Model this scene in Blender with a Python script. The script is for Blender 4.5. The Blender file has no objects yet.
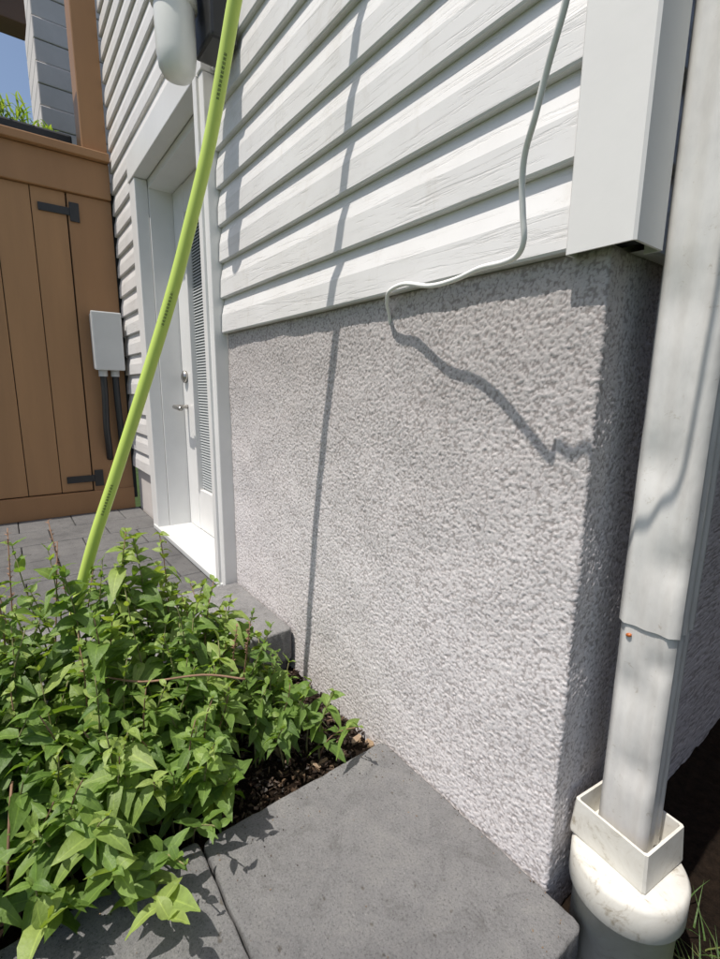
import bpy, bmesh, math, random
import numpy as np
from mathutils import Vector, Matrix, noise
random.seed(7); rng=np.random.default_rng(3)
scene=bpy.context.scene
# ---------------- materials
def mat(name,base,rough=.6,metal=0,spec=.5):
    m=bpy.data.materials.new(name); m.use_nodes=True
    nt=m.node_tree; b=nt.nodes['Principled BSDF']
    b.inputs['Base Color'].default_value=(*base,1); b.inputs['Roughness'].default_value=rough
    b.inputs['Metallic'].default_value=metal; b.inputs['Specular IOR Level'].default_value=spec
    return m,nt,b
def N(nt,t,**k):
    n=nt.nodes.new(t)
    for a,v in k.items():
        if a in n.inputs: n.inputs[a].default_value=v
        else: setattr(n,a,v)
    return n
def coords(nt,scale=(1,1,1)):
    tc=N(nt,'ShaderNodeTexCoord'); mp=N(nt,'ShaderNodeMapping'); mp.inputs['Scale'].default_value=scale
    nt.links.new(tc.outputs['Object'],mp.inputs['Vector']); return mp.outputs['Vector']
def ramp(nt,fac,stops):
    r=N(nt,'ShaderNodeValToRGB'); e=r.color_ramp.elements
    while len(e)<len(stops): e.new(.5)
    for i,(p,c) in enumerate(stops): e[i].position=p; e[i].color=(*c,1)
    nt.links.new(fac,r.inputs['Fac']); return r.outputs['Color']
def mul(nt,a,b,fac=1,mode='MULTIPLY'):
    m=N(nt,'ShaderNodeMix',data_type='RGBA',blend_type=mode); m.inputs[0].default_value=fac
    nt.links.new(a,m.inputs[6]); nt.links.new(b,m.inputs[7]); return m.outputs[2]
def noisef(nt,vec,scale,detail=4,rough=.6,dist=0):
    n=N(nt,'ShaderNodeTexNoise'); n.inputs['Scale'].default_value=scale; n.inputs['Detail'].default_value=detail
    n.inputs['Roughness'].default_value=rough; n.inputs['Distortion'].default_value=dist
    nt.links.new(vec,n.inputs['Vector']); return n.outputs['Fac']
def bump(nt,b,h,strength,dist):
    n=N(nt,'ShaderNodeBump'); n.inputs['Strength'].default_value=strength; n.inputs['Distance'].default_value=dist
    nt.links.new(h,n.inputs['Height']); nt.links.new(n.outputs['Normal'],b.inputs['Normal'])
def simple(name,base,rough=.6,var=.12,scale=8,bmp=0,bs=60,vs=(1,1,1),metal=0):
    m,nt,b=mat(name,base,rough,metal); v=coords(nt,vs)
    c=ramp(nt,noisef(nt,v,scale,6,.65),[(.25,tuple(x*(1-var) for x in base)),(.75,tuple(min(1,x*(1+var)) for x in base))])
    nt.links.new(c,b.inputs['Base Color'])
    if bmp: bump(nt,b,noisef(nt,v,bs,5,.7),.6,bmp)
    return m
# stucco
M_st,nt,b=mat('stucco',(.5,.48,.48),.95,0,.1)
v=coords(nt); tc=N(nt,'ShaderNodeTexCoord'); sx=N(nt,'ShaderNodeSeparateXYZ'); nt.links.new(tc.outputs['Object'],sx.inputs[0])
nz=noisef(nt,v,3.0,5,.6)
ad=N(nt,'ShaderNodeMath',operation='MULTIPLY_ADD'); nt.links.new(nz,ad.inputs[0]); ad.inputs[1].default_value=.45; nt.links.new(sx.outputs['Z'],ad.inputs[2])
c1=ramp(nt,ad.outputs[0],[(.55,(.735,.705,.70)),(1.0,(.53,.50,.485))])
c2=ramp(nt,noisef(nt,v,330,3,.8),[(.36,(.82,.81,.81)),(.52,(1.0,1.0,1.0))])
c3=ramp(nt,noisef(nt,v,14,5,.7),[(.3,(.94,.93,.93)),(.7,(1,1,1))])
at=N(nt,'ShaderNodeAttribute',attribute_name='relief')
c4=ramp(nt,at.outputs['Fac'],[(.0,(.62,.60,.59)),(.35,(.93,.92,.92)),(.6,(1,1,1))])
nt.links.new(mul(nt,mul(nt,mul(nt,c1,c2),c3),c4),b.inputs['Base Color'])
bump(nt,b,noisef(nt,v,520,4,.8),.5,.0010)
def siding_mat(name):
    m,nt,b=mat(name,(.78,.775,.76),.42,0,.4)
    v=coords(nt,(3,3,48))
    g=noisef(nt,v,1.6,5,.7,1.6)
    v2=coords(nt)
    c=ramp(nt,noisef(nt,v2,5,5,.6),[(.3,(.70,.685,.665)),(.7,(.78,.77,.755))])
    c2=ramp(nt,g,[(.36,(.94,.935,.93)),(.5,(1,1,1))])
    c3=ramp(nt,noisef(nt,coords(nt,(1,1,.5)),9,8,.8,.4),[(.33,(.90,.885,.86)),(.45,(1,1,1))])
    nt.links.new(mul(nt,mul(nt,c,c2),c3),b.inputs['Base Color'])
    gr=ramp(nt,g,[(.33,(0,0,0)),(.46,(1,1,1))])
    bump(nt,b,gr,.36,.0011)
    return m
M_sd=siding_mat('vinyl_siding')
M_white=simple('white_trim',(.76,.755,.735),.4,.05,6,.0004,30)
M_post=simple('corner_post_vinyl',(.74,.73,.705),.5,.05,5,.0004,25)
M_alu,nt,b=mat('painted_aluminium',(.7,.7,.68),.42,0,.45)
v=coords(nt,(1,1,.35)); c=ramp(nt,noisef(nt,v,16,6,.7),[(.3,(.54,.525,.50)),(.6,(.67,.66,.63))])
c2=ramp(nt,noisef(nt,coords(nt),55,6,.8,.5),[(.30,(.72,.68,.62)),(.40,(1,1,1))])
nt.links.new(mul(nt,c,c2),b.inputs['Base Color']); bump(nt,b,noisef(nt,coords(nt,(1,1,.5)),18,3,.5),.4,.008)
M_pvc,nt,b=mat('pvc',(.8,.8,.77),.4,0,.45)
v=coords(nt); c=ramp(nt,noisef(nt,v,24,8,.78,.8),[(.34,(.36,.32,.25)),(.44,(.60,.58,.52)),(.7,(.68,.67,.62))])
nt.links.new(c,b.inputs['Base Color']); bump(nt,b,noisef(nt,v,90,4,.6),.2,.001)
def paver_mat(name,k):
    m,nt,b=mat(name,(.13,.13,.135),.92,0,.25); v=coords(nt)
    a=ramp(nt,noisef(nt,v,5,6,.65),[(.3,(.225*k,.223*k,.224*k)),(.7,(.31*k,.307*k,.304*k))])
    s=ramp(nt,noisef(nt,v,300,4,.85),[(.34,(.42,.42,.44)),(.47,(1,1,1)),(.60,(1.0,1.0,1.0)),(.68,(1.5,1.47,1.42))])
    w=ramp(nt,noisef(nt,v,17,9,.85,.6),[(.35,(.74,.73,.715)),(.48,(1,1,1)),(.66,(1.18,1.165,1.13))])
    sp_=ramp(nt,noisef(nt,v,48,2,.5),[(.25,(.58,.54,.48)),(.31,(1,1,1))])
    nt.links.new(mul(nt,mul(nt,mul(nt,a,s),w),sp_),b.inputs['Base Color'])
    bump(nt,b,noisef(nt,v,220,8,.85),1,.0055); return m
M_pv=paver_mat('concrete_paver',1.0); M_pv2=paver_mat('concrete_paver_patio',.55)
M_soil,nt,b=mat('soil',(.03,.02,.015),1,0,.1); v=coords(nt)
nt.links.new(ramp(nt,noisef(nt,v,60,8,.8),[(.3,(.010,.007,.005)),(.7,(.045,.030,.020))]),b.inputs['Base Color'])
bump(nt,b,noisef(nt,v,45,8,.8),1,.02)
M_ground,nt,b=mat('ground_grass',(.05,.08,.03),1,0,.1); v=coords(nt)
nt.links.new(ramp(nt,noisef(nt,v,7,8,.8),[(.3,(.03,.03,.018)),(.6,(.05,.085,.025))]),b.inputs['Base Color'])
M_brown=simple('brown_stain',(.345,.19,.085),.6,.16,6,.0008,18,(1,1,.12))
M_brown2=simple('brown_stain_frame',(.31,.165,.072),.55,.12,6,.0006,18,(1,1,.2))
M_beam=simple('dark_brown_fascia',(.07,.04,.025),.6,.15)
M_shade_fence=simple('shade_fence_wood',(.16,.10,.06),.8,.25,5,.001,20,(1,1,.15))
M_black=simple('black_metal',(.02,.02,.021),.4,.2)
M_dark=simple('dark_planter',(.03,.032,.034),.6,.2)
M_greybox=simple('grey_enclosure',(.55,.56,.55),.45,.05)
M_nb=simple('neighbour_siding',(.60,.56,.53),.7,.08)
M_steel=simple('satin_steel',(.45,.43,.40),.3,.05,metal=1)
M_cable=simple('white_cable',(.88,.87,.83),.45,.04)
M_blind=simple('blinds',(.42,.44,.44),.5,.05)
M_glass,nt,b=mat('door_glass',(.16,.19,.19),.05,0,.8)
M_jar=simple('frosted_glass',(.72,.72,.68),.3,.05)
M_orange=simple('beetle_shell',(.42,.12,.03),.3,.5,600)
M_hose,nt,b=mat('hose_rubber',(.42,.60,.05),.42,0,.35)
at=N(nt,'ShaderNodeAttribute',attribute_name='tuv'); sp=N(nt,'ShaderNodeSeparateXYZ'); nt.links.new(at.outputs['Vector'],sp.inputs[0])
def M2(op,a,bv,c=None):
    n=N(nt,'ShaderNodeMath',operation=op)
    for i,x in enumerate((a,bv,c)):
        if x is None: continue
        if isinstance(x,(int,float)): n.inputs[i].default_value=x
        else: nt.links.new(x,n.inputs[i])
    return n.outputs[0]
grp=M2('LESS_THAN',M2('FRACT',M2('MULTIPLY',sp.outputs['X'],2.6),0),.17)
nsx=N(nt,'ShaderNodeTexNoise'); nsx.inputs['Scale'].default_value=420; nsx.inputs['Detail'].default_value=1; nt.links.new(at.outputs['Vector'],nsx.inputs['Vector'])
l2=M2('GREATER_THAN',nsx.outputs['Fac'],.47)
let=M2('LESS_THAN',M2('FRACT',M2('MULTIPLY',sp.outputs['X'],160),0),.7)
band=M2('LESS_THAN',M2('ABSOLUTE',M2('SUBTRACT',sp.outputs['Y'],.80),0),.035)
mk=M2('MULTIPLY',M2('MULTIPLY',grp,let),M2('MULTIPLY',band,l2))
mx=N(nt,'ShaderNodeMix',data_type='RGBA'); nt.links.new(mk,mx.inputs[0]); mx.inputs[6].default_value=(.52,.66,.14,1); mx.inputs[7].default_value=(.03,.05,.02,1)
nt.links.new(mx.outputs[2],b.inputs['Base Color'])
def leafmat(name,c0,c1,c2,tr=.35):
    m=bpy.data.materials.new(name); m.use_nodes=True; nt=m.node_tree; b=nt.nodes['Principled BSDF']; out=nt.nodes['Material Output']
    at=N(nt,'ShaderNodeAttribute',attribute_name='rnd'); sp=N(nt,'ShaderNodeSeparateXYZ'); nt.links.new(at.outputs['Vector'],sp.inputs[0])
    c=ramp(nt,sp.outputs['X'],[(0,c0),(.55,c1),(1,c2)])
    r=ramp(nt,sp.outputs['Y'],[(0,(1.45,1.4,1.3)),(.12,(1,1,1))])
    cc=mul(nt,c,r); nn=noisef(nt,coords(nt),70,4,.7); cc=mul(nt,cc,ramp(nt,nn,[(.3,(.8,.8,.8)),(.7,(1.1,1.1,1.1))]))
    nt.links.new(cc,b.inputs['Base Color']); b.inputs['Roughness'].default_value=.48; b.inputs['Specular IOR Level'].default_value=.4
    bump(nt,b,noisef(nt,coords(nt),260,3,.6),.5,.002)
    if tr>0:
        t=N(nt,'ShaderNodeBsdfTranslucent'); tcol=mul(nt,cc,ramp(nt,sp.outputs['X'],[(0,(1.7,1.7,.6)),(1,(1.6,1.6,.5))])); nt.links.new(tcol,t.inputs['Color'])
        ms=N(nt,'ShaderNodeMixShader'); ms.inputs[0].default_value=tr
        nt.links.new(b.outputs[0],ms.inputs[1]); nt.links.new(t.outputs[0],ms.inputs[2]); nt.links.new(ms.outputs[0],out.inputs['Surface'])
    return m
M_leaf=leafmat('leaf',(.10,.18,.04),(.18,.285,.065),(.30,.39,.11),.40)
M_stem=simple('stem',(.20,.19,.08),.7,.3,20)
M_stemr=simple('dry_stem',(.22,.13,.08),.8,.3,20)
M_grass=leafmat('grass_blade',(.06,.12,.03),(.10,.18,.04),(.25,.24,.09))
M_chip=leafmat('bark',(.02,.013,.009),(.065,.04,.026),(.30,.21,.13),.0)
# ---------------- geometry helpers
def link(o,parent=None):
    scene.collection.objects.link(o)
    if parent: o.parent=parent
    return o
def empty(name):
    e=bpy.data.objects.new(name,None); e.empty_display_size=.1; return link(e)
def mesh(name,vs,fs,mats,parent=None,mi=None,smooth=False,attr=None,an='rnd'):
    me=bpy.data.meshes.new(name); me.from_pydata([tuple(v) for v in vs],[],fs)
    for m in (mats if isinstance(mats,list) else [mats]): me.materials.append(m)
    if mi is not None: me.polygons.foreach_set('material_index',mi)
    if smooth: me.polygons.foreach_set('use_smooth',[True]*len(fs))
    if attr is not None:
        a=me.attributes.new(an,'FLOAT_VECTOR','POINT'); a.data.foreach_set('vector',np.array(attr,dtype=np.float32).ravel())
    me.update(); return link(bpy.data.objects.new(name,me),parent)
def box(name,x0,x1,y0,y1,z0,z1,m,parent=None,bev=0,seg=2):
    bm=bmesh.new(); bmesh.ops.create_cube(bm,size=1)
    for v in bm.verts: v.co=Vector(((x0+x1)/2+v.co.x*(x1-x0),(y0+y1)/2+v.co.y*(y1-y0),(z0+z1)/2+v.co.z*(z1-z0)))
    if bev: bmesh.ops.bevel(bm,geom=bm.edges[:],offset=bev,segments=seg,affect='EDGES',profile=.6)
    me=bpy.data.meshes.new(name); bm.to_mesh(me); bm.free(); me.materials.append(m)
    return link(bpy.data.objects.new(name,me),parent)
def catmull(P,n=8):
    P=[Vector(p) for p in P]; Q=[P[0]*2-P[1]]+P+[P[-1]*2-P[-2]]; out=[]
    for i in range(1,len(Q)-2):
        for k in range(n):
            t=k/n; a,b_,c,d=Q[i-1],Q[i],Q[i+1],Q[i+2]
            out.append(.5*((2*b_)+(c-a)*t+(2*a-5*b_+4*c-d)*t*t+(3*b_-a-3*c+d)*t**3))
    out.append(P[-1]); return out
def tubegeo(path,rad,sides=12):
    vs=[];fs=[];uv=[];L=0; ref=Vector((0,-1,.1)).normalized()
    n=len(path)
    for i,p in enumerate(path):
        t=(path[min(i+1,n-1)]-path[max(i-1,0)]).normalized()
        if i: L+=(p-path[i-1]).length
        a=ref-t*ref.dot(t)
        if a.length<1e-3: a=Vector((1,0,0))-t*t.x
        a.normalize(); b_=t.cross(a); r=rad(i/(n-1)) if callable(rad) else rad
        ref=a
        for k in range(sides):
            an=2*math.pi*k/sides; vs.append(p+a*(math.cos(an)*r)+b_*(math.sin(an)*r)); uv.append((L,k/sides,0))
    for i in range(n-1):
        for k in range(sides):
            k2=(k+1)%sides; fs.append((i*sides+k,i*sides+k2,(i+1)*sides+k2,(i+1)*sides+k))
    fs.append(tuple(range(sides))[::-1]); fs.append(tuple((n-1)*sides+k for k in range(sides)))
    return vs,fs,uv
def tube(name,path,rad,m,parent=None,sides=12):
    v,f,u=tubegeo(path,rad,sides); return mesh(name,v,f,m,parent,smooth=True,attr=u,an='tuv')
def lathe(name,prof,c,m,parent=None,n=48,smooth=True):
    vs=[];fs=[]
    for r,z in prof:
        for k in range(n):
            a=2*math.pi*k/n; vs.append((c[0]+r*math.cos(a),c[1]+r*math.sin(a),c[2]+z))
    for i in range(len(prof)-1):
        for k in range(n):
            k2=(k+1)%n; fs.append((i*n+k,i*n+k2,(i+1)*n+k2,(i+1)*n+k))
    return mesh(name,vs,fs,m,parent,smooth=smooth)
# ---------------- house
house=empty('house')
ZS=.8606; CO=.0966
def wallgrid():
    r=.005; st=.0016
    P=[(x,0,0,-1) for x in np.arange(-1.118,-r,st)]
    for a in np.linspace(0,math.pi/2,6): P.append((-r+r*math.sin(a),r-r*math.cos(a),math.sin(a),-math.cos(a)))
    for y in np.arange(r+st,.25,st): P.append((0,y,1,0))
    for y in np.arange(.256,1.9,.007): P.append((0,y,1,0))
    P=np.array(P); zz=np.arange(-.10,.861,st)
    nA,nZ=len(P),len(zz)
    def band(lam,w=.35):
        W=np.fft.rfft2(rng.standard_normal((nA,nZ))); fx=np.fft.fftfreq(nA)[:,None]; fz=np.fft.rfftfreq(nZ)[None]
        f=np.sqrt(fx*fx+fz*fz)+1e-9; W*=np.exp(-(np.log(f*lam)**2)/(2*w*w)); o=np.fft.irfft2(W,(nA,nZ)); return o/o.std()
    H=np.zeros(nA*nZ,dtype=np.float32)
    for (cnt,rmin,rmax,hh) in ((int(nA*nZ*.22),.9,1.45,.70),(int(nA*nZ*.050),1.2,2.0,.95)):
        ci=rng.uniform(2,nA-3,cnt); cj=rng.uniform(2,nZ-3,cnt); rr=rng.uniform(rmin,rmax,cnt); ht=rng.uniform(.55,1.25,cnt)*hh
        asp=rng.uniform(.75,1.3,cnt); th=rng.uniform(0,3.14,cnt); ct,sn=np.cos(th),np.sin(th)
        bi=np.floor(ci).astype(int); bj=np.floor(cj).astype(int)
        for di in range(-2,4):
            for dj in range(-2,4):
                ii=np.clip(bi+di,0,nA-1); jj=np.clip(bj+dj,0,nZ-1)
                dx=ii-ci; dz=jj-cj; u=(dx*ct+dz*sn)*asp; w=(-dx*sn+dz*ct)/asp
                d=1-(u*u+w*w)/(rr*rr)
                m=d>0
                np.maximum.at(H,(ii[m]*nZ+jj[m]),(np.sqrt(d[m])*ht[m]).astype(np.float32))
    H=H.reshape(nA,nZ)
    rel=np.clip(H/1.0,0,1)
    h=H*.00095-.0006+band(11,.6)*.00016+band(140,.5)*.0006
    X=P[:,0,None]+P[:,2,None]*h; Y=P[:,1,None]+P[:,3,None]*h; Z=np.broadcast_to(zz,(nA,nZ))
    co=np.stack([X,Y,Z],-1).reshape(-1,3).astype(np.float32)
    i,j=np.meshgrid(np.arange(nA-1),np.arange(nZ-1),indexing='ij'); a=(i*nZ+j).ravel()
    q=np.stack([a,a+nZ,a+nZ+1,a+1],-1).astype(np.int32)
    me=bpy.data.meshes.new('stucco_foundation'); me.vertices.add(len(co)); me.vertices.foreach_set('co',co.ravel())
    me.loops.add(q.size); me.loops.foreach_set('vertex_index',q.ravel()); me.polygons.add(len(q))
    me.polygons.foreach_set('loop_start',np.arange(0,q.size,4,dtype=np.int32)); me.polygons.foreach_set('loop_total',np.full(len(q),4,dtype=np.int32))
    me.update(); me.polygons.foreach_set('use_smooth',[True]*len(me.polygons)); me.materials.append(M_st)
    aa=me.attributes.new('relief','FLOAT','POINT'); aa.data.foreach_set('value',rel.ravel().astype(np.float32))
    link(bpy.data.objects.new('stucco_foundation',me),house)
wallgrid()
box('wall_core',-1.118,-.008,.008,2.5,-.13,2.9,M_nb,house)
box('wall_core_over_door',-2.5,-1.118,.008,2.5,1.56,2.9,M_nb,house)
box('wall_core_left',-2.5,-1.97,.008,2.5,-.13,1.56,M_nb,house)
box('wall_core_behind_door',-1.97,-1.118,.16,2.5,-.13,1.56,M_nb,house)
def siding(name,a0,a1,k0,k1,axis,off=0):
    prof=[]
    for k in range(k0,k1):
        z=ZS+k*CO; prof+=[(-.003,z),(.0140,z),(.0160,z+.003),(.0140,z+.050),(.0035,z+CO-.0003)]
    na=max(2,int(abs(a1-a0)/.06)); vs=[];fs=[]
    for i in range(na+1):
        a=a0+(a1-a0)*i/na
        for (o,z) in prof:
            w=.0010*noise.noise(Vector((a*3,z*7,axis*5))) if o>.01 else 0
            w2=.0016*noise.noise(Vector((a*2,round((z-ZS)/CO)*3.3,9)))
            o2=o+w+off
            vs.append((a,-o2,z+w2) if axis==0 else (o2,a,z+w2))
    n=len(prof)
    for i in range(na):
        for j in range(n-1): fs.append((i*n+j,(i+1)*n+j,(i+1)*n+j+1,i*n+j+1))
    return mesh(name,vs,fs,M_sd,house)
siding('siding_front',-1.115,-.034,0,21,0)
siding('siding_above_door',-2.5,-1.115,8,21,0)
siding('siding_left_of_door',-2.5,-2.02,-6,8,0)
siding('siding_side',.046,2.5,0,21,1)
# vinyl corner post (hollow, open below)
YF=-.021
cp=[(-.043,.002),(-.043,YF+.002),(-.041,YF),(.031,YF),(.034,YF+.003),(.034,.044),(.031,.046),(.015,.046)]
inn=[(-.040,.002),(-.040,YF+.004),(-.039,YF+.003),(.029,YF+.003),(.031,YF+.005),(.031,.042),(.030,.043),(.015,.043)]
vs=[];fs=[]
for z in (.855,2.9):
    for p in cp: vs.append((*p,z))
    for p in inn: vs.append((*p,z))
for i in range(7):
    fs.append((i,i+1,16+i+1,16+i)); fs.append((8+i+1,8+i,24+i,24+i+1)); fs.append((i+1,i,8+i,8+i+1))
mesh('corner_post',vs,fs,M_post,house)
box('corner_post_backing',-.036,.013,-.008,.04,.866,2.9,M_dark,house)
# door
T=-.040; door=house
box('door_trim_right',-1.195,-1.118,T,.01,.0,1.53,M_white,door,.003)
box('door_trim_right_bead',-1.178,-1.150,T-.008,T+.001,.0,1.53,M_white,door,.002)
box('door_trim_left',-2.02,-1.93,T,.01,.05,1.53,M_white,door,.003)
box('door_header',-2.02,-1.118,T-.004,.01,1.532,1.631,M_white,door,.003)
box('door_jamb_left',-1.96,-1.925,.011,.16,.05,1.53,M_white,door,.002)
box('door_jamb_right',-1.20,-1.165,.011,.16,.05,1.53,M_white,door,.002)
box('door_jamb_top',-1.96,-1.165,.011,.16,1.50,1.532,M_white,door)
box('door_sill',-2.0,-1.14,-.045,.16,.055,.075,M_greybox,door,.003)
X0,X1=-1.922,-1.203; st=.13; YD=.105
box('door_stile_l',X0,X0+st,YD,.145,.077,1.498,M_white,door,.002)
box('door_stile_r',X1-st,X1,YD,.145,.077,1.498,M_white,door,.002)
box('door_rail_top',X0+st,X1-st,YD+.002,.143,1.39,1.496,M_white,door)
box('door_rail_bottom',X0+st,X1-st,YD+.002,.143,.079,.26,M_white,door)
box('glass_bead_l',X0+st,X0+st+.02,YD-.006,.13,.26,1.39,M_white,door,.003)
box('door_glass',X0+st,X1-st,.125,.130,.26,1.39,M_glass,door)
vs=[];fs=[]; z=.27
while z<1.38:
    k=len(vs); vs+=[(X0+st+.02,.120,z),(X1-st,.120,z),(X1-st,.123,z+.007),(X0+st+.02,.123,z+.007)]; fs.append((k,k+1,k+2,k+3)); z+=.0115
mesh('door_blinds',vs,fs,M_blind,door)
hx=X0+.05
lathe('door_deadbolt',[(0,0),(.026,0),(.026,.012),(.012,.02),(0,.02)],(0,0,0),M_steel,door)
o=bpy.data.objects['door_deadbolt']; o.rotation_euler=(math.pi/2,0,0); o.location=(hx,YD,.75)
tube('door_lever',catmull([(hx,YD,.62),(hx,.055,.62),(hx+.01,.045,.62),(hx+.10,.045,.615)],5),.009,M_steel,door)
# lamp
lamp=empty('wall_lamp'); L=Vector((-1.009,-.14,1.512))
lathe('glass_jar',[(0,-.092),(.018,-.091),(.032,-.084),(.041,-.068),(.045,-.04),(.046,.05),(.044,.07),(.040,.075)],L,M_jar,lamp)
lathe('jar_collar',[(.043,.058),(.052,.060),(.052,.088),(.045,.092)],L,M_white,lamp)
lathe('cap',[(.048,.09),(.052,.095),(.050,.13),(.03,.15),(0,.152)],L,M_greybox,lamp)
tube('arm',catmull([(L.x,L.y,L.z+.14),(L.x+.01,L.y+.01,L.z+.20),(L.x+.03,L.y+.05,L.z+.19),(L.x+.03,-.06,L.z+.12)],6),.012,M_black,lamp)
box('back_housing',-1.045,-.93,-.085,-.019,1.50,1.76,M_black,lamp,.008)
# cable
cabP=[(-.378,.004,.815),(-.372,-.004,.829),(-.362,-.018,.845),(-.345,-.028,.860),(-.302,-.033,.864),(-.235,-.045,.849),(-.183,-.050,.848),(-.131,-.062,.851),(-.087,-.075,.847),(-.061,-.085,.848),(-.049,-.092,.860),(-.048,-.098,.883),(-.046,-.106,.913),(-.038,-.115,.935),(-.023,-.125,.955),(-.010,-.132,.982),(.0034,-.140,1.003),(.0133,-.145,1.0214),(.030,-.155,1.060),(.060,-.165,1.12),(.085,-.19,1.28),(.085,-.15,1.6),(.02,-.04,1.9)]
tube('white_cable',catmull(cabP,6),.0033,M_cable)
# hose
hP=[(-.509,-.177,1.411),(-.527,-.183,1.361),(-.545,-.193,1.308),(-.575,-.207,1.212),(-.605,-.225,1.106),(-.637,-.255,.980),(-.665,-.287,.860),(-.702,-.339,.692),(-.737,-.395,.521),(-.763,-.439,.389),(-.785,-.479,.245),(-.76,-.52,.10),(-.69,-.58,.0),(-.58,-.70,-.03)]
ext=[(-.33,-.045,1.95),(-.40,-.08,1.78),(-.46,-.13,1.60)]
tube('garden_hose',catmull(ext+hP,8),.0112,M_hose,sides=20)
# downspout
ds=empty('downspout')
def ringpipe(name,x0,x1,y0,y1,z0,z1,m,parent,n=60):
    sec=[]; c=.009
    def edge(p0,p1,nrm,g):
        k=14
        for i in range(k+1):
            t=i/k; off=-.0026*(0.5-.5*math.cos(2*math.pi*((t*2)%1))) if g else 0
            sec.append((p0[0]+(p1[0]-p0[0])*t+nrm[0]*off,p0[1]+(p1[1]-p0[1])*t+nrm[1]*off))
    edge((x0+c,y0),(x1-c,y0),(0,-1),1); edge((x1,y0+c),(x1,y1-c),(1,0),1); edge((x1-c,y1),(x0+c,y1),(0,1),1); edge((x0,y1-c),(x0,y0+c),(-1,0),1)
    vs=[];fs=[];m_=len(sec); cx,cy=(x0+x1)/2,(y0+y1)/2
    dents=[(.055,.33,.030,.005),(.085,.50,.025,.006),(.045,.62,.03,.006),(.075,.22,.025,.005),(.05,.80,.04,.005),(.09,.37,.02,.005)]
    for i in range(n+1):
        z=z0+(z1-z0)*i/n
        for (x,y) in sec:
            q=noise.noise(Vector((x*14,y*14,z*9)))*.0012
            dy=sum(dd*math.exp(-((x-a)**2+(z-b_)**2)/(w*w)) for a,b_,w,dd in dents) if y<y0+.005 else 0
            vs.append((x+(x-cx)*q*20,y+(y-cy)*q*20+dy,z))
    for i in range(n):
        for k in range(m_): k2=(k+1)%m_; fs.append((i*m_+k,i*m_+k2,(i+1)*m_+k2,(i+1)*m_+k))
    return mesh(name,vs,fs,m,parent,smooth=True)
ringpipe('pipe_lower',.0345,.0985,.0475,.1035,.10,.425,M_alu,ds)
ringpipe('pipe_upper',.032,.101,.045,.106,.415,2.9,M_alu,ds,n=220)
for z in (1.4,2.4): box('strap',.018,.104,.042,.109,z,z+.03,M_alu,ds,.003)
dr=empty('drain_pipe')
def sqring(name,prof,cx,cy,rot,m,parent):
    vs=[];fs=[]
    for hw,hd,z in prof:
        for sx_,sy in ((-1,-1),(1,-1),(1,1),(-1,1)):
            for a,bq in (((.94,1),(1,.94)) if sx_*sy>0 else ((1,.94),(.94,1))):
                x=sx_*hw*a; y=sy*hd*bq
                vs.append((cx+x*math.cos(rot)-y*math.sin(rot),cy+x*math.sin(rot)+y*math.cos(rot),z))
    # order every ring counter-clockwise so the thin chamfer faces do not twist
    n=8
    for r_ in range(len(prof)):
        seg=vs[r_*n:(r_+1)*n]; seg.sort(key=lambda p:math.atan2(p[1]-cy,p[0]-cx)+(1e-6*len(seg))); 
        if prof[r_][0]>0: vs[r_*n:(r_+1)*n]=seg
    for i in range(len(prof)-1):
        for k in range(n): k2=(k+1)%n; fs.append((i*n+k,i*n+k2,(i+1)*n+k2,(i+1)*n+k))
    return mesh(name,vs,fs,m,parent)
sqring('square_collar',[(.035,.030,.084),(.053,.046,.085),(.0535,.0465,.088),(.050,.044,.138),(.0465,.0405,.138),(.044,.038,.098),(.001,.001,.098)],.066,.072,math.radians(-7),M_pvc,dr)
lathe('round_hub',[(0,.085),(.045,.085),(.066,.083),(.0705,.076),(.0705,.035),(.068,.031),(.063,.030),(.063,-.16)],(.078,.060,0),M_pvc,dr)
bt=lathe('beetle',[(0,-.0035),(.0018,-.003),(.0025,-.001),(.0025,.001),(.0016,.003),(0,.0035)],(0,0,0),M_orange,None,16); bt.rotation_euler=(0,1.2,0); bt.location=(.048,.0475,.400)
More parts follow.
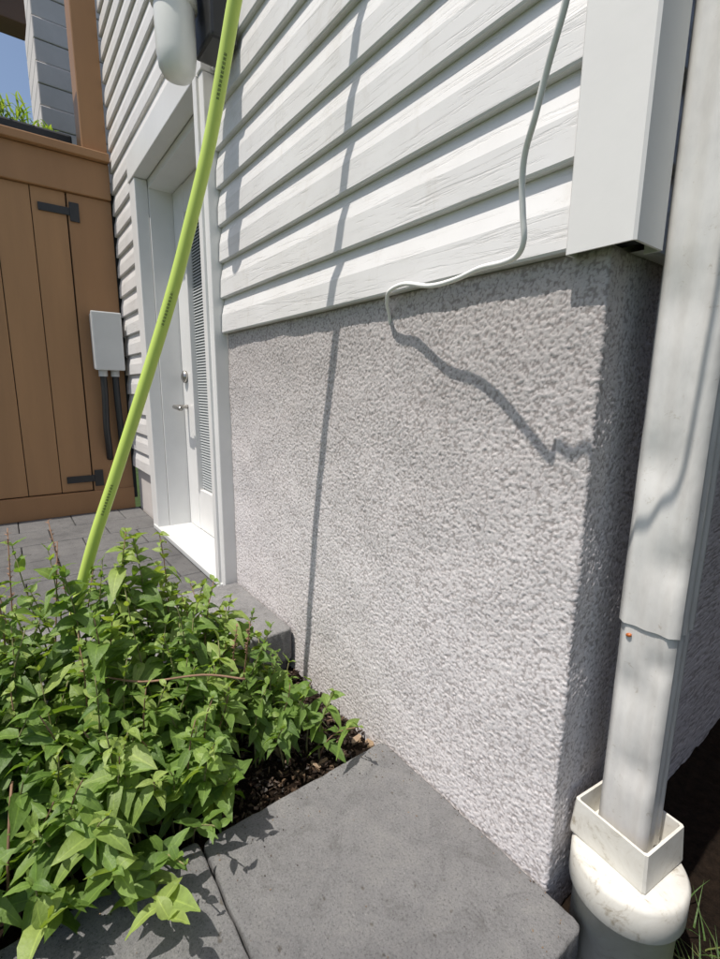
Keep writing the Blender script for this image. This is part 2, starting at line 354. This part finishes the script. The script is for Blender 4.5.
# ---------------- paving
def slabs(name,lst,m,bev=.006):
    bm=bmesh.new()
    for (x0,x1,y0,y1,z0,z1) in lst:
        r=bmesh.ops.create_cube(bm,size=1)
        for v in r['verts']: v.co=Vector(((x0+x1)/2+v.co.x*(x1-x0),(y0+y1)/2+v.co.y*(y1-y0),(z0+z1)/2+v.co.z*(z1-z0)))
    bmesh.ops.bevel(bm,geom=bm.edges[:],offset=bev,segments=2,affect='EDGES',profile=.5)
    me=bpy.data.meshes.new(name); bm.to_mesh(me); bm.free(); me.materials.append(m); return link(bpy.data.objects.new(name,me))
def rough_slabs(name,lst,m):
    V=[];Fc=[]
    for si,(x0,x1,y0,y1,z0,z1) in enumerate(lst):
        b_=.005; rc=.012
        def axis(a0,a1):
            k=max(8,int((a1-a0-2*b_)/.005)); mid=list(np.linspace(a0+b_,a1-b_,k)); 
            e=[a0+b_*(1-math.cos(t)) for t in (0,.35,.7,1.05,1.35)]; e2=[a1-b_*(1-math.cos(t)) for t in (1.35,1.05,.7,.35,0)]
            return e+mid+e2
        xs=axis(x0,x1); ys=axis(y0,y1); k0=len(V); nx,ny=len(xs),len(ys)
        for x in xs:
            for y in ys:
                dx=min(x-x0,x1-x); dy=min(y-y0,y1-y); d=min(dx,dy)
                xx,yy=x,y
                if dx<rc and dy<rc:
                    cx=x0+rc if x-x0<x1-x else x1-rc; cy=y0+rc if y-y0<y1-y else y1-rc
                    u=(x-cx)/rc; w=(y-cy)/rc; mx_=max(abs(u),abs(w)); ln=math.hypot(u,w)
                    if ln>1e-6: u*=mx_/ln; w*=mx_/ln
                    xx=cx+u*rc; yy=cy+w*rc
                zz=z1-(b_-math.sqrt(max(0,b_*b_-(b_-min(d,b_))**2)))
                edge=max(0,1-d/.02)
                nn=noise.fractal(Vector((xx*60,yy*60,si*3.1)),.8,2.1,4)
                n3=noise.noise(Vector((xx*30,yy*30,si+7.7)))
                zz+=nn*.0006 - edge*max(0,n3-.15)*.007
                V.append((xx+nn*.0014*edge,yy+n3*.0020*edge,zz))
        for i in range(nx-1):
            for j in range(ny-1): a=k0+i*ny+j; Fc.append((a,a+ny,a+ny+1,a+1))
        ring=[k0+i*ny for i in range(nx)]+[k0+(nx-1)*ny+j for j in range(1,ny)]+[k0+i*ny+ny-1 for i in range(nx-2,-1,-1)]+[k0+j for j in range(ny-2,0,-1)]
        prev=ring
        for lv in (.25,.5,.75,1.0):
            cur=[]
            for r_ in ring:
                p=V[r_]; z=p[2]+(z0-p[2])*lv; q=noise.noise(Vector((p[0]*50,p[1]*50,z*50)))*.0016
                V.append((p[0]+q,p[1]+q,z)); cur.append(len(V)-1)
            n=len(ring)
            for i in range(n): Fc.append((prev[i],cur[i],cur[(i+1)%n],prev[(i+1)%n]))
            prev=cur
    return mesh(name,V,Fc,m,smooth=True)
g=.003
rough_slabs('paving_slabs',[(-.362,.058,-.376,-.005,-.08,0),(-.372,.066,-.376-g-.37,-.376-g,-.08,-.001),(-.368,.065,-1.125,-.754,-.08,.001),(-.37,.06,-1.5,-1.129,-.08,0)],M_pv)
rough_slabs('step_slabs',[(-1.112,-.735,-.196,-.006,.0,.085),(-1.115,-.738,-.58,-.2,.0,.086),(-1.11,-.733,-.962,-.584,.0,.085),(-1.11,-.735,-1.35,-.966,.0,.085),(-1.11,-.76,-.3,-.006,-.085,-.002),(-1.11,-.76,-.7,-.304,-.085,-.002),(-1.11,-.76,-1.35,-.704,-.085,-.002)],M_pv)
pl=[]; x=-1.118; rowi=0
while x>-2.49:
    w=.23; first=.11 if rowi%2 else .22; y1=-.004
    while y1>-2.2:
        ln=first if y1>-.01 else .22
        pl.append((x-w+g,x,y1-ln+g,y1,-.04,.05+.0015*random.random())); y1-=ln
    x-=w; rowi+=1
slabs('patio_paving',pl,M_pv2,.004)
box('patio_base',-2.56,-1.118,-2.3,.15,-.12,.035,M_soil)
def soil(name,x0,x1,y0,y1,z,n,m):
    vs=[];fs=[]; nx=int((x1-x0)/n); ny=int((y1-y0)/n)
    for i in range(nx+1):
        for j in range(ny+1):
            x=x0+(x1-x0)*i/nx;y=y0+(y1-y0)*j/ny
            vs.append((x,y,z+.018*noise.fractal(Vector((x*9,y*9,1)),.9,2.1,5)))
    for i in range(nx):
        for j in range(ny): a=i*(ny+1)+j; fs.append((a,a+ny+1,a+ny+2,a+1))
    return mesh(name,vs,fs,m,smooth=True)
soil('soil_bed',-.76,-.34,-1.9,.01,-.045,.008,M_soil)
soil('soil_side',.0,1.2,-.6,1.6,-.075,.012,M_soil)
mesh('ground',[(-400,-400,-.13),(400,-400,-.13),(400,400,-.13),(-400,400,-.13)],[(0,1,2,3)],M_ground)
# added fence, out of view to the right; blocks sky light from side wall
sf=empty('added_shade_fence'); y=-.1
while y<4.5:
    box('shade_fence_picket',.98,1.0,y,y+.137,-.12,1.95,M_shade_fence,sf,.003); y+=.14
for z in (.2,1.6): box('shade_fence_rail',1.001,1.04,-.1,4.5,z,z+.09,M_shade_fence,sf,.003)
# bark chips
vs=[];fs=[];at_=[]
def chip(p,l,w,c):
    k=len(vs); a=random.uniform(0,6.28); ti=random.uniform(-.5,.5); t=min(l*.4,.0015+random.random()*.003)
    ux=Vector((math.cos(a),math.sin(a),math.sin(ti)*.6)); uy=Vector((-math.sin(a),math.cos(a),random.uniform(-.4,.4))); uz=ux.cross(uy).normalized()
    for s in (-1,1):
        for sx_,sy in ((-1,-.6),(-.3,-1),(1,-.5),(.8,.7),(-.6,1)):
            vs.append(p+ux*(l*sx_*random.uniform(.8,1.1))+uy*(w*sy*random.uniform(.7,1.1))+uz*(t*s)); at_.append((c,.5,0))
    fs.append((k+4,k+3,k+2,k+1,k)); fs.append((k+5,k+6,k+7,k+8,k+9))
    for i in range(5): j=(i+1)%5; fs.append((k+i,k+j,k+5+j,k+5+i))
for i in range(3000):
    x=random.uniform(-.735,-.365); y=random.uniform(-1.2,-.003) if random.random()<.5 else random.uniform(-.35,-.003)
    big=random.random()<.035
    l=random.uniform(.008,.016) if big else random.uniform(.002,.007)
    chip(Vector((x,y,-.040+random.random()*.012)),l,l*random.uniform(.15,.6),random.random()**2.6*.8 if not big else random.uniform(.4,1))
for i in range(220):
    x=random.uniform(-.37,.05); y=random.uniform(-.74,-.01)
    if random.random()<.6: x=-.36+abs(random.gauss(0,.05))
    elif random.random()<.5: y=-.008-abs(random.gauss(0,.02))
    l=random.uniform(.0004,.0014); chip(Vector((x,y,.0012)),l,l*.7,random.random())
mesh('bark_mulch',vs,fs,M_chip,attr=at_)
# ---------------- plants
def leaf(V,Fc,A,MI,p,d,L,W,droop,fold,c,tw=0):
    up=Vector((0,0,1)); side=d.cross(up)
    if side.length<1e-3: side=Vector((1,0,0))
    side.normalize(); nrm=side.cross(d).normalized()
    side=(side*math.cos(tw)+nrm*math.sin(tw)); nrm=side.cross(d).normalized()
    n=7; k=len(V); bend=random.uniform(-.18,.18)
    for i in range(n+1):
        s=i/n; cpt=p+d*(L*s)+Vector((0,0,-1))*(droop*L*s*s)+side*(bend*L*s*s)
        w=W*(math.sin(math.pi*min(1,s*.93+.07)**.8)) if i<n else 0.0006
        if i==0: w=W*.12
        wav=.10*W*math.sin(i*2.3+c*20)
        V.append(cpt-side*w+nrm*(w*fold+wav)); V.append(cpt); V.append(cpt+side*w+nrm*(w*fold-wav))
        A+= [(c,1,0),(c,0,0),(c,1,0)]
    for i in range(n):
        a=k+i*3; Fc.append((a,a+1,a+4,a+3)); Fc.append((a+1,a+2,a+5,a+4)); MI+=[0,0]
def herb(name,stems,mats,seed):
    random.seed(seed); V=[];Fc=[];A=[];MI=[]
    for (bx,by,bz,h,lx,ly,ls) in stems:
        path=[]; ph=random.uniform(0,6)
        for i in range(9):
            s=i/8; path.append(Vector((bx+lx*s**1.5+.010*math.sin(ph+s*5)*s,by+ly*s**1.5+.010*math.cos(ph+s*4)*s,bz+h*(s-.12*(abs(lx)+abs(ly))*s*s))))
        v,f,u=tubegeo(path,lambda t:.0022*(1-.6*t),5); k=len(V)
        V+=v; A+=[(.3,.5,0)]*len(v); Fc+=[tuple(q+k for q in ff) for ff in f]; MI+=[1 if random.random()<.7 else 2]*len(f)
        nn=max(6,int(h/.021)); az=random.uniform(0,3.14); cb=random.uniform(.05,.8)
        vig=random.uniform(.8,1.25)
        for j in range(nn):
            s=.18+.82*(j+1)/nn
            if s<.45 and random.random()<.45: az+=1.57; continue
            q=min(7.999,s*8); i0=min(7,int(q)); p=path[i0].lerp(path[i0+1],q-i0)
            size=ls*vig*(.6+.55*math.sin(min(1,s*1.02)*math.pi*.78+.35))*random.uniform(.65,1.25)
            if s>.9: size*=.65
            for sgn in (0,math.pi):
                if random.random()<.08: continue
                a=az+sgn+random.uniform(-.5,.5); el=random.uniform(-.2,.75)+(.5 if s>.88 else 0)
                d=Vector((math.cos(a)*math.cos(el),math.sin(a)*math.cos(el),math.sin(el)))
                c=min(1,max(0,cb+random.uniform(-.25,.25)+(.25 if s>.85 else 0)))
                leaf(V,Fc,A,MI,p,d,size,size*random.uniform(.18,.27),random.uniform(.0,.9),random.uniform(.05,.6),c,random.uniform(-.8,.8))
                if random.random()<.5:
                    d2=(d+Vector((random.uniform(-.5,.5),random.uniform(-.5,.5),.5))).normalized()
                    leaf(V,Fc,A,MI,p,d2,size*.55,size*.12,.3,.3,min(1,c+.1),random.uniform(-.5,.5))
            az+=1.57+random.uniform(-.3,.3)
    for (bx,by,h,lx,ly) in [(-.70,-.46,.50,-.03,-.05),(-.66,-.60,.50,-.05,.03),(-.62,-.62,.48,.02,.02),(-.70,-.55,.46,-.02,.05),(-.58,-.26,.28,.03,.03),(-.66,-.70,.47,-.03,.02),(-.60,-.22,.26,.02,.03)]:
        path=[Vector((bx+lx*s,by+ly*s,-.04+h*s)) for s in [i/7 for i in range(8)]]
        v,f,u=tubegeo(path,lambda t:.0020*(1-.5*t),5); k=len(V); V+=v; A+=[(.3,.5,0)]*len(v); Fc+=[tuple(q+k for q in ff) for ff in f]; MI+=[2]*len(f)
        for j in range(26):
            s=random.uniform(.72,1.0); p=path[0].lerp(path[-1],s); a=random.uniform(0,6.28)
            n0=len(MI); leaf(V,Fc,A,MI,p,Vector((math.cos(a),math.sin(a),.7)).normalized(),.008,.002,.2,.2,.1); MI[n0:]=[2]*(len(MI)-n0)
    for P in ([(-.60,-.50,.22),(-.52,-.42,.21),(-.46,-.33,.22),(-.42,-.27,.21)],[(-.50,-.60,.13),(-.44,-.60,.16),(-.40,-.61,.10),(-.41,-.62,0)]):
        v,f,u=tubegeo(catmull(P,5),.0018,6); k=len(V); V+=v; A+=[(.3,.5,0)]*len(v); Fc+=[tuple(q+k for q in ff) for ff in f]; MI+=[2]*len(f)
    return mesh(name,V,Fc,mats,mi=MI,smooth=True,attr=A)
random.seed(11); S=[]
for i in range(215):
    y=-random.uniform(.10,1.0); x=random.uniform(-.73,-.40)
    f=max(0,min(1,(-.46-x)/.2)); g2=min(1,(-y-.1)/.25)
    h=.11+.11*g2+.27*f*g2*random.uniform(.5,1)+random.uniform(-.04,.04)
    S.append((x,y,-.04,h,random.uniform(-.05,.07)+(.05 if x>-.48 else -.05*f),random.uniform(-.06,.06),random.uniform(.034,.056)))
for (x,y,h,lx,ly,ls) in [(-.40,-.44,.15,.15,.0,.05),(-.40,-.50,.17,.13,.0,.055),(-.41,-.55,.16,.16,-.02,.05),(-.40,-.60,.18,.10,.02,.055),(-.42,-.66,.2,.12,.03,.055),(-.43,-.40,.2,.07,-.02,.05),(-.44,-.52,.22,.08,.0,.055),(-.42,-.72,.2,.12,.05,.055),(-.46,-.47,.24,.05,.02,.055),(-.47,-.60,.25,.06,.02,.055),(-.40,-.38,.14,.12,.0,.05),(-.41,-.47,.12,.20,.02,.05),(-.41,-.34,.15,.06,.0,.05)]:
    S.append((x,y,-.04,h,lx,ly,ls))
herb('herb_plant',S,[M_leaf,M_stem,M_stemr],5)
# grass tufts
V=[];Fc=[];A=[]
random.seed(4)
for i in range(330):
    x=random.uniform(.13,.5); y=random.uniform(-.1,.2)
    if random.random()<.6: x=random.gauss(.17,.03); y=random.gauss(.06,.05)
    if (x-.078)**2+(y-.06)**2<.075**2: continue
    a=random.uniform(0,6.28); L_=random.uniform(.03,.08); d=Vector((math.cos(a)*.5,math.sin(a)*.5,1)).normalized(); c=random.random()
    k=len(V); sd=Vector((-math.sin(a),math.cos(a),0))*.0016
    for j in range(5):
        s=j/4; p=Vector((x,y,-.075))+d*L_*s+Vector((math.cos(a),math.sin(a),-.5))*(.5*L_*s*s); V.append(p-sd*(1-s*.95)); V.append(p+sd*(1-s*.95)); A+=[(c,.5,0)]*2
    for j in range(4): q=k+j*2; Fc.append((q,q+1,q+3,q+2))
mesh('grass',V,Fc,M_grass,attr=A)
# ---------------- fence / gate
GX=-2.5
fe=empty('wooden_gate')
y=-.216
while y>-2.4:
    box('board',GX-.022,GX,y-.1385,y-.0015,.17,1.60,M_brown,fe,.003); y-=.14
box('board_backing',GX-.04,GX-.024,-2.4,.0,.1,1.65,M_dark,fe)
box('hinge_post',GX-.06,GX+.004,-.212,-.022,.05,1.60,M_brown2,fe,.004)
box('bottom_rail',GX-.02,GX+.015,-2.4,-.022,.05,.165,M_brown2,fe,.004)
box('top_rail',GX-.06,GX+.02,-2.4,-.022,1.602,1.76,M_brown2,fe,.005)
box('top_cap',GX-.10,GX+.05,-2.4,-.022,1.762,1.80,M_brown2,fe,.005)
box('tall_post',GX-.12,GX+.012,-.13,-.022,1.802,3.2,M_brown2,fe,.005)
box('overhead_beam',GX-.12,GX+.005,-2.4,-.30,2.24,2.50,M_beam,fe,.005)
box('hinge_upper',GX+.001,GX+.008,-.33,-.18,1.50,1.535,M_black,fe,.002); box('hinge_upper_plate',GX+.006,GX+.012,-.205,-.165,1.475,1.56,M_black,fe,.002)
box('hinge_lower',GX+.001,GX+.008,-.33,-.18,.215,.25,M_black,fe,.002); box('hinge_lower_plate',GX+.006,GX+.012,-.205,-.165,.19,.275,M_black,fe,.002)
eb=empty('electrical_box')
box('enclosure',GX+.012,GX+.09,-.165,-.04,.79,1.06,M_greybox,eb,.008)
box('cover',GX+.09,GX+.102,-.17,-.035,.785,1.065,M_greybox,eb,.006)
for k,yy in enumerate((-.13,-.075)):
    tube('conduit',catmull([(GX+.05,yy,.79),(GX+.05,yy,.66),(GX+.045,yy-.005+.01*k,.5),(GX+.03,yy+.01*k,.40),(GX+.0,yy+.005+.02*k,.33)],6),.016,M_black,eb)
    lathe('gland',[(.020,0),(.020,.035),(.014,.04)],(GX+.05,yy,.755),M_greybox,eb)
# beyond fence
pb=empty('planter_box')
box('trough',-2.95,-2.68,-1.5,-.14,1.80,1.93,M_dark,pb,.01)
V=[];Fc=[];A=[];MI=[]
random.seed(9)
for i in range(1100):
    yy=random.uniform(-1.4,-.2)
    p=Vector((random.uniform(-2.9,-2.7),yy,1.92)); a=random.uniform(0,6.28); h=random.uniform(.05,.2)*(1 if yy<-.30 else .5)
    d=Vector((math.cos(a)*.6,math.sin(a)*.6,1)).normalized()
    leaf(V,Fc,A,MI,p+Vector((0,0,h*.4)),d,h*.7,.005,.5,.2,.3+random.random()*.7)
mesh('planter_foliage',V,Fc,M_leaf,pb,smooth=True,attr=A)
nb=empty('neighbouring_house')
for k in range(22):
    z=1.2+k*.115; box('clapboard',-3.9,-3.4+(.004*(k%2)),-.19,2.5,z,z+.113,M_nb,nb,.006)
# ---------------- light, camera
w=bpy.data.worlds.new('World'); scene.world=w; w.use_nodes=True; nt=w.node_tree
sky=nt.nodes.new('ShaderNodeTexSky'); sky.sky_type='NISHITA'; sky.sun_disc=False
sky.dust_density=2.5
EL=math.atan(1/.38); sky.sun_elevation=EL; sky.sun_rotation=math.pi
nt.links.new(sky.outputs[0],nt.nodes['Background'].inputs[0]); nt.nodes['Background'].inputs[1].default_value=.14
sl=bpy.data.lights.new('sun','SUN'); sl.energy=5; sl.angle=math.radians(.5); sl.color=(1,.945,.875)
so=link(bpy.data.objects.new('sun',sl)); so.rotation_euler=Vector((0.0,-.38,1)).to_track_quat('Z','Y').to_euler()
TH=.1873; RO=.011; YA=.6468
Fv=Vector((-math.cos(YA)*math.cos(TH),math.sin(YA)*math.cos(TH),-math.sin(TH)))
R0=Vector((math.sin(YA),math.cos(YA),0)); U0=R0.cross(Fv)
Rv=R0*math.cos(RO)+U0*math.sin(RO); Uv=-R0*math.sin(RO)+U0*math.cos(RO)
cam=bpy.data.cameras.new('camera'); co=link(bpy.data.objects.new('camera',cam))
co.matrix_world=Matrix(((Rv.x,Uv.x,-Fv.x,.2794),(Rv.y,Uv.y,-Fv.y,-.5557),(Rv.z,Uv.z,-Fv.z,.70),(0,0,0,1)))
cam.sensor_fit='VERTICAL'; cam.sensor_height=24; cam.lens=470.4/959*24; cam.clip_start=.02; cam.clip_end=2000
scene.camera=co
scene.view_settings.view_transform='Standard'; scene.view_settings.look='None'; scene.view_settings.exposure=0
